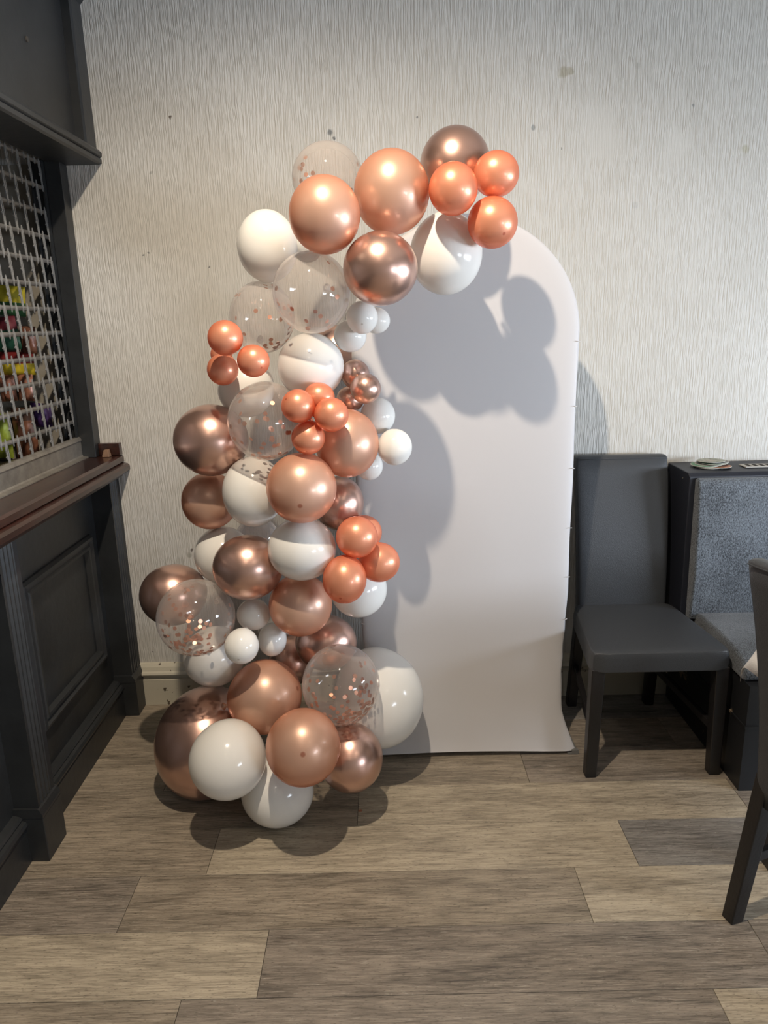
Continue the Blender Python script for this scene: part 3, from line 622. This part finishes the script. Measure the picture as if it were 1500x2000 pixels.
for (bid, kind, cx, cy, rx, ry, t, label) in BT:
    if bid in HAZY: kind = 'H'
    P = cen[bid]; ray = (P-CPOS).normalized()
    ux, uy = cx-750, cy-1000; ro = sqrt(ux*ux+uy*uy)/FPX; ca = 1/sqrt(1+ro*ro)
    n_ = max(1, sqrt(ux*ux+uy*uy)); fx = 1-(1-ca)*(ux/n_)**2; fy = 1-(1-ca)*(uy/n_)**2
    sx, sy = rx*t/FPX*fx, ry*t/FPX*fy; sz = (sx+sy)/2
    # neck direction: towards the heart of the garland
    near = sorted(cen.items(), key=lambda q: (q[1]-P).length)[1:7]
    g = Vector((0, 0, 0))
    for _, q in near: g += q
    g = g/len(near) + Vector((0, .10, 0)) - P
    g = (g.normalized() + Vector((random.uniform(-.2, .2), 4 if bid in (30, 29, 40) else 1.3, random.uniform(-.1, .5)))).normalized()
    e1 = (CR - ray*CR.dot(ray)).normalized(); e2 = ray.cross(e1).normalized()   # e2 = down
    if bid in DOTS:
        dx, dy = (DOTS[bid][0]-cx)/rx, (DOTS[bid][1]-cy)/ry; dz = sqrt(max(.02, 1-dx*dx-dy*dy))
        g = -(e1*dx + e2*dy - ray*dz).normalized()
    ax = -g; t1 = ax.orthogonal().normalized(); t2 = ax.cross(t1)
    vs = []; cr = []
    for r_, z_ in UP:
        for k in range(NS):
            a = 2*pi*k/NS; v = t1*(r_*cos(a)) + t2*(r_*sin(a)) + ax*z_
            v = e1*(v.dot(e1)*sx) + e2*(v.dot(e2)*sy) + ray*(v.dot(ray)*sz)
            vs.append(tuple(v)); cr.append(z_)
    fs = [(i*NS+k, i*NS+(k+1) % NS, (i+1)*NS+(k+1) % NS, (i+1)*NS+k) for i in range(len(UP)-1) for k in range(NS)]
    fs.append(tuple(range((len(UP)-1)*NS, len(UP)*NS)))
    me = bpy.data.meshes.new('balloon'); me.from_pydata(vs, [], fs)
    bm = bmesh.new(); bm.from_mesh(me); bmesh.ops.remove_doubles(bm, verts=bm.verts[:NS], dist=1e-6); bmesh.ops.recalc_face_normals(bm, faces=bm.faces); bm.to_mesh(me); bm.free()
    at = me.attributes.new('crown', 'FLOAT', 'POINT')
    ms = {'x': e1, 'y': e2}
    for i, v in enumerate(me.vertices):
        c = v.co; uvec = e1*(c.dot(e1)/sx) + e2*(c.dot(e2)/sy) + ray*(c.dot(ray)/sz); at.data[i].value = min(uvec.dot(ax), 2 if bid in DOTS else .99)
    for p_ in me.polygons: p_.use_smooth = True
    o = link('balloon', me, bmats[kind]); o.location = P
    tag(o, label, 'balloon', 'balloons of the rose gold, white and clear garland')
    # knot with rolled lip
    kp = ax*(-1.155*sz); kr = sz*.05 + .0015; d = -ax
    mb = MB().tube([kp-d*.004, kp+d*kr*.5, kp+d*kr*1.3, kp+d*kr*2.0, kp+d*kr*3.0, kp+d*kr*3.3], [kr*.8, kr*1.35, kr*.8, kr*.75, kr*1.7, kr*1.55], 10)
    mb.build('knot', bmats[kind], o, smooth=True)
    if bid in conf_counts:
        mb = MB(); rnd = random.Random(bid*13)
        cl = [(Vector((rnd.uniform(-.9, .9), rnd.uniform(-1, .6), rnd.uniform(-1, .3))).normalized(), .28) for _ in range(5)] + [(Vector((.25, -.45, -1)).normalized(), .35)]*3
        for _ in range(conf_counts[bid]):
            if rnd.random() < .68:
                c_, sp_ = rnd.choice(cl); v = (c_ + Vector((rnd.gauss(0, sp_), rnd.gauss(0, sp_), rnd.gauss(0, sp_)))).normalized()
            else: v = Vector((rnd.gauss(0, 1), rnd.gauss(0, 1), rnd.gauss(0, 1))).normalized()
            if v.dot(ax) < -.85: v = -v
            pos = e1*(v.dot(e1)*sx) + e2*(v.dot(e2)*sy) + ray*(v.dot(ray)*sz); pos *= .975
            nrm = (v + Vector((rnd.gauss(0, .18), rnd.gauss(0, .18), rnd.gauss(0, .18)))).normalized()
            a = nrm.orthogonal().normalized(); b_ = nrm.cross(a); R_ = .0066
            ring = [pos + (a*cos(2*pi*k/10) + b_*sin(2*pi*k/10))*R_ for k in range(10)]
            mb.add(ring + [q - nrm*.0004 for q in ring], [tuple(range(10)), tuple(range(19, 9, -1))] + [(k, (k+1) % 10, 10+(k+1) % 10, 10+k) for k in range(10)])
        c_ = mb.build('confetti', M['conf'], o); c_['kind'] = 'stuff'
# a fallen confetti disc
tag(MB().tube([(-.105, 2.06, .0002), (-.105, 2.06, .0010)], .006, 12).build('confetti_disc', M['conf']), 'single copper confetti disc fallen on the floor right of the garland', 'confetti')

# ---------------------------------------------------------------- chairs
def rslab(mb, secs):
    # secs: list of (centre, halfx, halfy, z) -> rounded rect loops stacked
    n = 24; vs = []
    for (cx_, cy_, hx, hy, z, dz) in secs:
        for k in range(n):
            a = 2*pi*k/n; c, s = cos(a), sin(a); e = .28
            vs.append((cx_+hx*math.copysign(abs(c)**e, c), cy_+hy*math.copysign(abs(s)**e, s), z+dz*math.copysign(abs(s)**e, s)))
    fs = [(i*n+k, i*n+(k+1) % n, (i+1)*n+(k+1) % n, (i+1)*n+k) for i in range(len(secs)-1) for k in range(n)]
    fs += [tuple(range(n-1, -1, -1)), tuple(range((len(secs)-1)*n, len(secs)*n))]
    return mb.add(vs, fs)
def chair(loc, rz, label, sc=1):
    t = empty('dining_chair', label, 'chair', loc, rz, None, sc)
    # local: faces -y, origin on the floor below the seat centre
    def quad_leg(x0, y0, x1, y1, zt, w0, w1, d0, d1):
        mb = MB(); mb.hexa([(x1-w1,y1-d1,.0),(x1+w1,y1-d1,.0),(x1+w1,y1+d1,.0),(x1-w1,y1+d1,.0),(x0-w0,y0-d0,zt),(x0+w0,y0-d0,zt),(x0+w0,y0+d0,zt),(x0-w0,y0+d0,zt)])
        return mb
    for s in (-1, 1):
        quad_leg(s*.207, -.225, s*.214, -.228, .41, .023, .019, .023, .019).build('leg', M['leg'], t, bevel=.004)
        quad_leg(s*.150, .195, s*.158, .252, .44, .021, .019, .024, .020).build('leg', M['leg'], t, bevel=.004)
        mb = MB(); a = Vector((s*.207, -.205, .17)); b = Vector((s*.154, .225, .19))
        mb.hexa([a+Vector(q) for q in ((-.009,0,-.014),(.009,0,-.014))]+[b+Vector(q) for q in ((.009,0,-.014),(-.009,0,-.014))]+[a+Vector(q) for q in ((-.009,0,.014),(.009,0,.014))]+[b+Vector(q) for q in ((.009,0,.014),(-.009,0,.014))])
        mb.build('stretcher', M['leg'], t, bevel=.002)
    # upholstered seat, wider at the front, soft domed top
    nx, ny = 14, 14; vs = []; fs = []
    def edge(u): return math.copysign(1-(1-abs(u))**1.8, u)
    def seatpt(i, j, top):
        u = edge(i/nx*2-1); v = edge(j/ny*2-1); y = v*.222 - .033; wx = .238 - .048*(v+1)/2
        cr_ = min(1, (1-abs(u))*16); cv = min(1, (1-abs(v))*16)
        k = (1-(1-cr_)**2)**.5 * (1-(1-cv)**2)**.5
        q_ = max(0, abs(u)-.8)*max(0, abs(v)-.8)*25; x = u*wx*(1-.05*q_); y -= v*.012*q_
        z = .448 + .024*k + .010*(1-u*u)*(1-v*v) if top else .402
        return (x, y, z)
    for top in (1, 0):
        for j in range(ny+1):
            for i in range(nx+1): vs.append(seatpt(i, j, top))
    n0 = (nx+1)*(ny+1)
    for j in range(ny):
        for i in range(nx):
            a = j*(nx+1)+i; fs.append((a, a+1, a+nx+2, a+nx+1)); fs.append((n0+a, n0+a+nx+1, n0+a+nx+2, n0+a+1))
    for i in range(nx):
        for j_, in ((0,), (ny,)):
            a = j_*(nx+1)+i; fs.append((a, n0+a, n0+a+1, a+1) if j_ == 0 else (a+1, n0+a+1, n0+a, a))
    for j in range(ny):
        for i_ in (0, nx):
            a = i_ + j*(nx+1); b = a+nx+1; fs.append((a, b, n0+b, n0+a) if i_ == 0 else (b, a, n0+a, n0+b))
    seat = MB().add(vs, fs).build('seat', M['leather'], t, bevel=0, smooth=False)
    bv = seat.modifiers.new('b', 'BEVEL'); bv.width = .007; bv.segments = 3; bv.limit_method = 'ANGLE'; bv.angle_limit = .9
    for p_ in seat.data.polygons: p_.use_smooth = True
    seat.modifiers.new('w', 'WEIGHTED_NORMAL')
    # backrest: tall slab reclined, slight curve
    secs = []
    for k in range(13):
        s = k/12; z = .36 + s*.665; y = .192 + .025*s + .082*s*s; hx = .168 + .010*s + (-.004 if k in (0, 12) else 0); hy = .031 - .006*s
        secs.append((0, y, hx, hy, z, 0))
    secs.append((0, .299, .170, .019, 1.0305, 0)); secs.append((0, .299, .158, .010, 1.0335, 0))
    mb = rslab(MB(), secs); o = mb.build('backrest', M['leather'], t, smooth=True)
    # piped seam round the top
    pl = [(x, .299-.0255+.0*abs(x), 1.022) for x in (-.165, -.1, 0, .1, .165)]
    MB().tube(pl, .0018, 6).build('seam', M['leather'], t, smooth=True)
    MB().tube([(x, .299+.0255, 1.022) for x in (-.165, -.1, 0, .1, .165)], .0018, 6).build('seam', M['leather'], t, smooth=True)
    return t
chair((.905, 2.455, 0), 0, 'charcoal faux leather dining chair facing the camera beside the arch panel')
chair((1.172, 1.512, 0), math.radians(107), 'charcoal dining chair cut off by the right edge, tucked at the table', .975)

# ---------------------------------------------------------------- upholstered bench
be = empty('upholstered_bench', 'blue grey fabric bench with dark vinyl end, right of the chair', 'bench', (1.9, 2.6, 0))
BX0, BX1 = 1.105, 3.15
def bpart(mb, name, mat, **k):
    o = mb.build(name, mat, be, **k); o.matrix_parent_inverse = Matrix.Translation(-be.location); return o
bpart(MB().prism([(2.565, .42), (2.585, .978), (2.60, .990), (WY-.012, .992), (WY-.012, .42)], BX0, BX1, 'x'), 'back_frame', M['navy'], bevel=.004)
bpart(MB().prism([(2.535, .44), (2.520, .60), (2.530, .80), (2.548, .945), (2.556, .968), (2.575, .976), (2.59, .97), (2.585, .44)], BX0+.022, BX1, 'x'), 'back_cushion', M['bench'], bevel=.012, seg=3)
pf = [(2.56, .385), (2.56, .462), (2.50, .472), (2.36, .476), (2.24, .470), (2.18, .458), (2.150, .435), (2.146, .405), (2.155, .385)]
bpart(MB().prism(pf, BX0+.048, BX1, 'x'), 'seat_cushion', M['bench'], bevel=.014, seg=3)
bpart(MB().box((1.16, 2.12, 0), (BX1, WY-.04, .385)), 'base', M['base'])
bpart(MB().box((1.156, 2.116, .235), (BX1, 2.5, .243)), 'base_rail', M['base'])
bpart(MB().tube([(BX0-.0005, 2.64, .962), (BX0-.003, 2.64, .962)], .003, 8), 'stud', M['steel'])

# beer mats on the bench top
cm = [simple('print_%d' % i, c, .6, var=.5, vscale=60) for i, c in enumerate([(.30,.32,.28), (.10,.22,.14), (.34,.16,.10), (.20,.20,.19), (.12,.13,.12), (.36,.34,.30)])]
edge_m = simple('mat_board_edge', (.42,.42,.38), .9)
mats = [(1.215, 2.688, .9935, 0, 'grey round beer mat lowest in the pile on the bench top', .0), (1.245, 2.678, .9960, 2, 'orange brown round beer mat sticking out right in the pile', .02),
        (1.205, 2.695, .9990, 1, 'green round beer mat low in the pile, shifted left', -.01), (1.225, 2.705, 1.0020, 4, 'dark round beer mat in the middle of the pile', .03),
        (1.240, 2.700, 1.0055, 1, 'green and white round beer mat in the upper pile', .01), (1.250, 2.712, 1.0085, 3, 'grey round beer mat second from the top', -.02), (1.232, 2.705, 1.0120, 0, 'pale printed round beer mat on top of the pile', .03)]
for x, y, z, c, lab, tl in mats:
    t = empty('beer_mat', lab, 'beer mat', (x, y, z), random.uniform(0, 6), 'beer mats piled on the bench'); t.rotation_euler = (tl, tl*.7, random.uniform(0, 6))
    MB().tube([(0,0,0), (0,0,.0016)], .050, 32).build('board', edge_m, t)
    MB().tube([(0,0,.0016), (0,0,.0019)], .048, 32).build('print', cm[c], t)
    MB().tube([(.008,.004,.0019), (.008,.004,.0021)], .020, 20).build('emblem', cm[(c+5) % 6], t)
st = empty('slotted_strip', 'flat pale strip with dark slots lying on the bench top by the frame edge', 'strip', (1.46, 2.68, .9925))
MB().box((-.12, -.028, 0), (.12, .028, .004)).build('strip_board', simple('pale_plastic', (.36,.35,.32), .5), st, bevel=.001)
for k in range(9): MB().box((-.105+.025*k, -.018, .004), (-.092+.025*k, .018, .0046)).build('slot', M['sub'], st)

# ---------------------------------------------------------------- table at the right edge
tb = empty('dining_table', 'table at the right edge, mostly hidden behind the near chair', 'table', (1.5, 1.55, 0))
def tpart(mb, name, mat, **k):
    o = mb.build(name, mat, tb, **k); o.matrix_parent_inverse = Matrix.Translation(-tb.location); return o
tpart(MB().box((1.05, 1.12, .715), (2.2, 1.85, .742)), 'tabletop', M['pine'], bevel=.003)
for x in (1.095, 2.14):
    for y in (1.19, 1.775): tpart(MB().hexa([(x-.022,y-.022,0),(x+.022,y-.022,0),(x+.022,y+.022,0),(x-.022,y+.022,0),(x-.032,y-.032,.715),(x+.032,y-.032,.715),(x+.032,y+.032,.715),(x-.032,y+.032,.715)]), 'leg', M['leg'])
tpart(MB().box((1.06, 1.15, .62), (2.17, 1.18, .715)), 'apron', M['pine']); tpart(MB().box((1.06, 1.79, .62), (2.17, 1.82, .715)), 'apron', M['pine'])
tpart(MB().hexa([(1.07,1.80,.50),(1.08,1.80,.50),(1.08,1.83,.50),(1.07,1.83,.50),(1.00,1.79,.62),(1.07,1.79,.62),(1.07,1.83,.62),(1.015,1.83,.62)]), 'corner_brace', M['pine'])
# cloth with a drooping corner
nx, ny = 40, 32; vs = []; fs = []
x0, x1, y0, y1 = .875, 2.33, .99, 2.02
for j in range(ny+1):
    for i in range(nx+1):
        x = x0+(x1-x0)*i/nx; y = y0+(y1-y0)*j/ny
        ox = max(1.047-x, 0) if x < 1.5 else max(x-2.203, 0); oy = max(1.117-y, 0) if y < 1.5 else max(y-1.853, 0)
        if x < 1.5: ox *= .2 + .8*min(1, max(0, (y-1.62)/.16))   # lifted where the chair back is pushed in
        sx_ = -1 if x < 1.5 else 1; sy_ = -1 if y < 1.5 else 1
        drop = sqrt(ox*ox+oy*oy)
        fl = .26+.08*sin(x*21)*sin(y*19)
        cx_ = min(max(x, 1.047), 2.203); cy_ = min(max(y, 1.117), 1.853)
        vs.append((cx_+sx_*ox*fl, cy_+sy_*oy*fl, .7435-drop*.90))
for j in range(ny):
    for i in range(nx): a = j*(nx+1)+i; fs.append((a, a+1, a+nx+2, a+nx+1))
o = MB().add(vs, fs).build('tablecloth', M['cloth'], None, smooth=True); tag(o, 'white cloth draped over the table at the right edge', 'tablecloth')
sd = o.modifiers.new('s', 'SOLIDIFY'); sd.thickness = .0012; sd.offset = 1
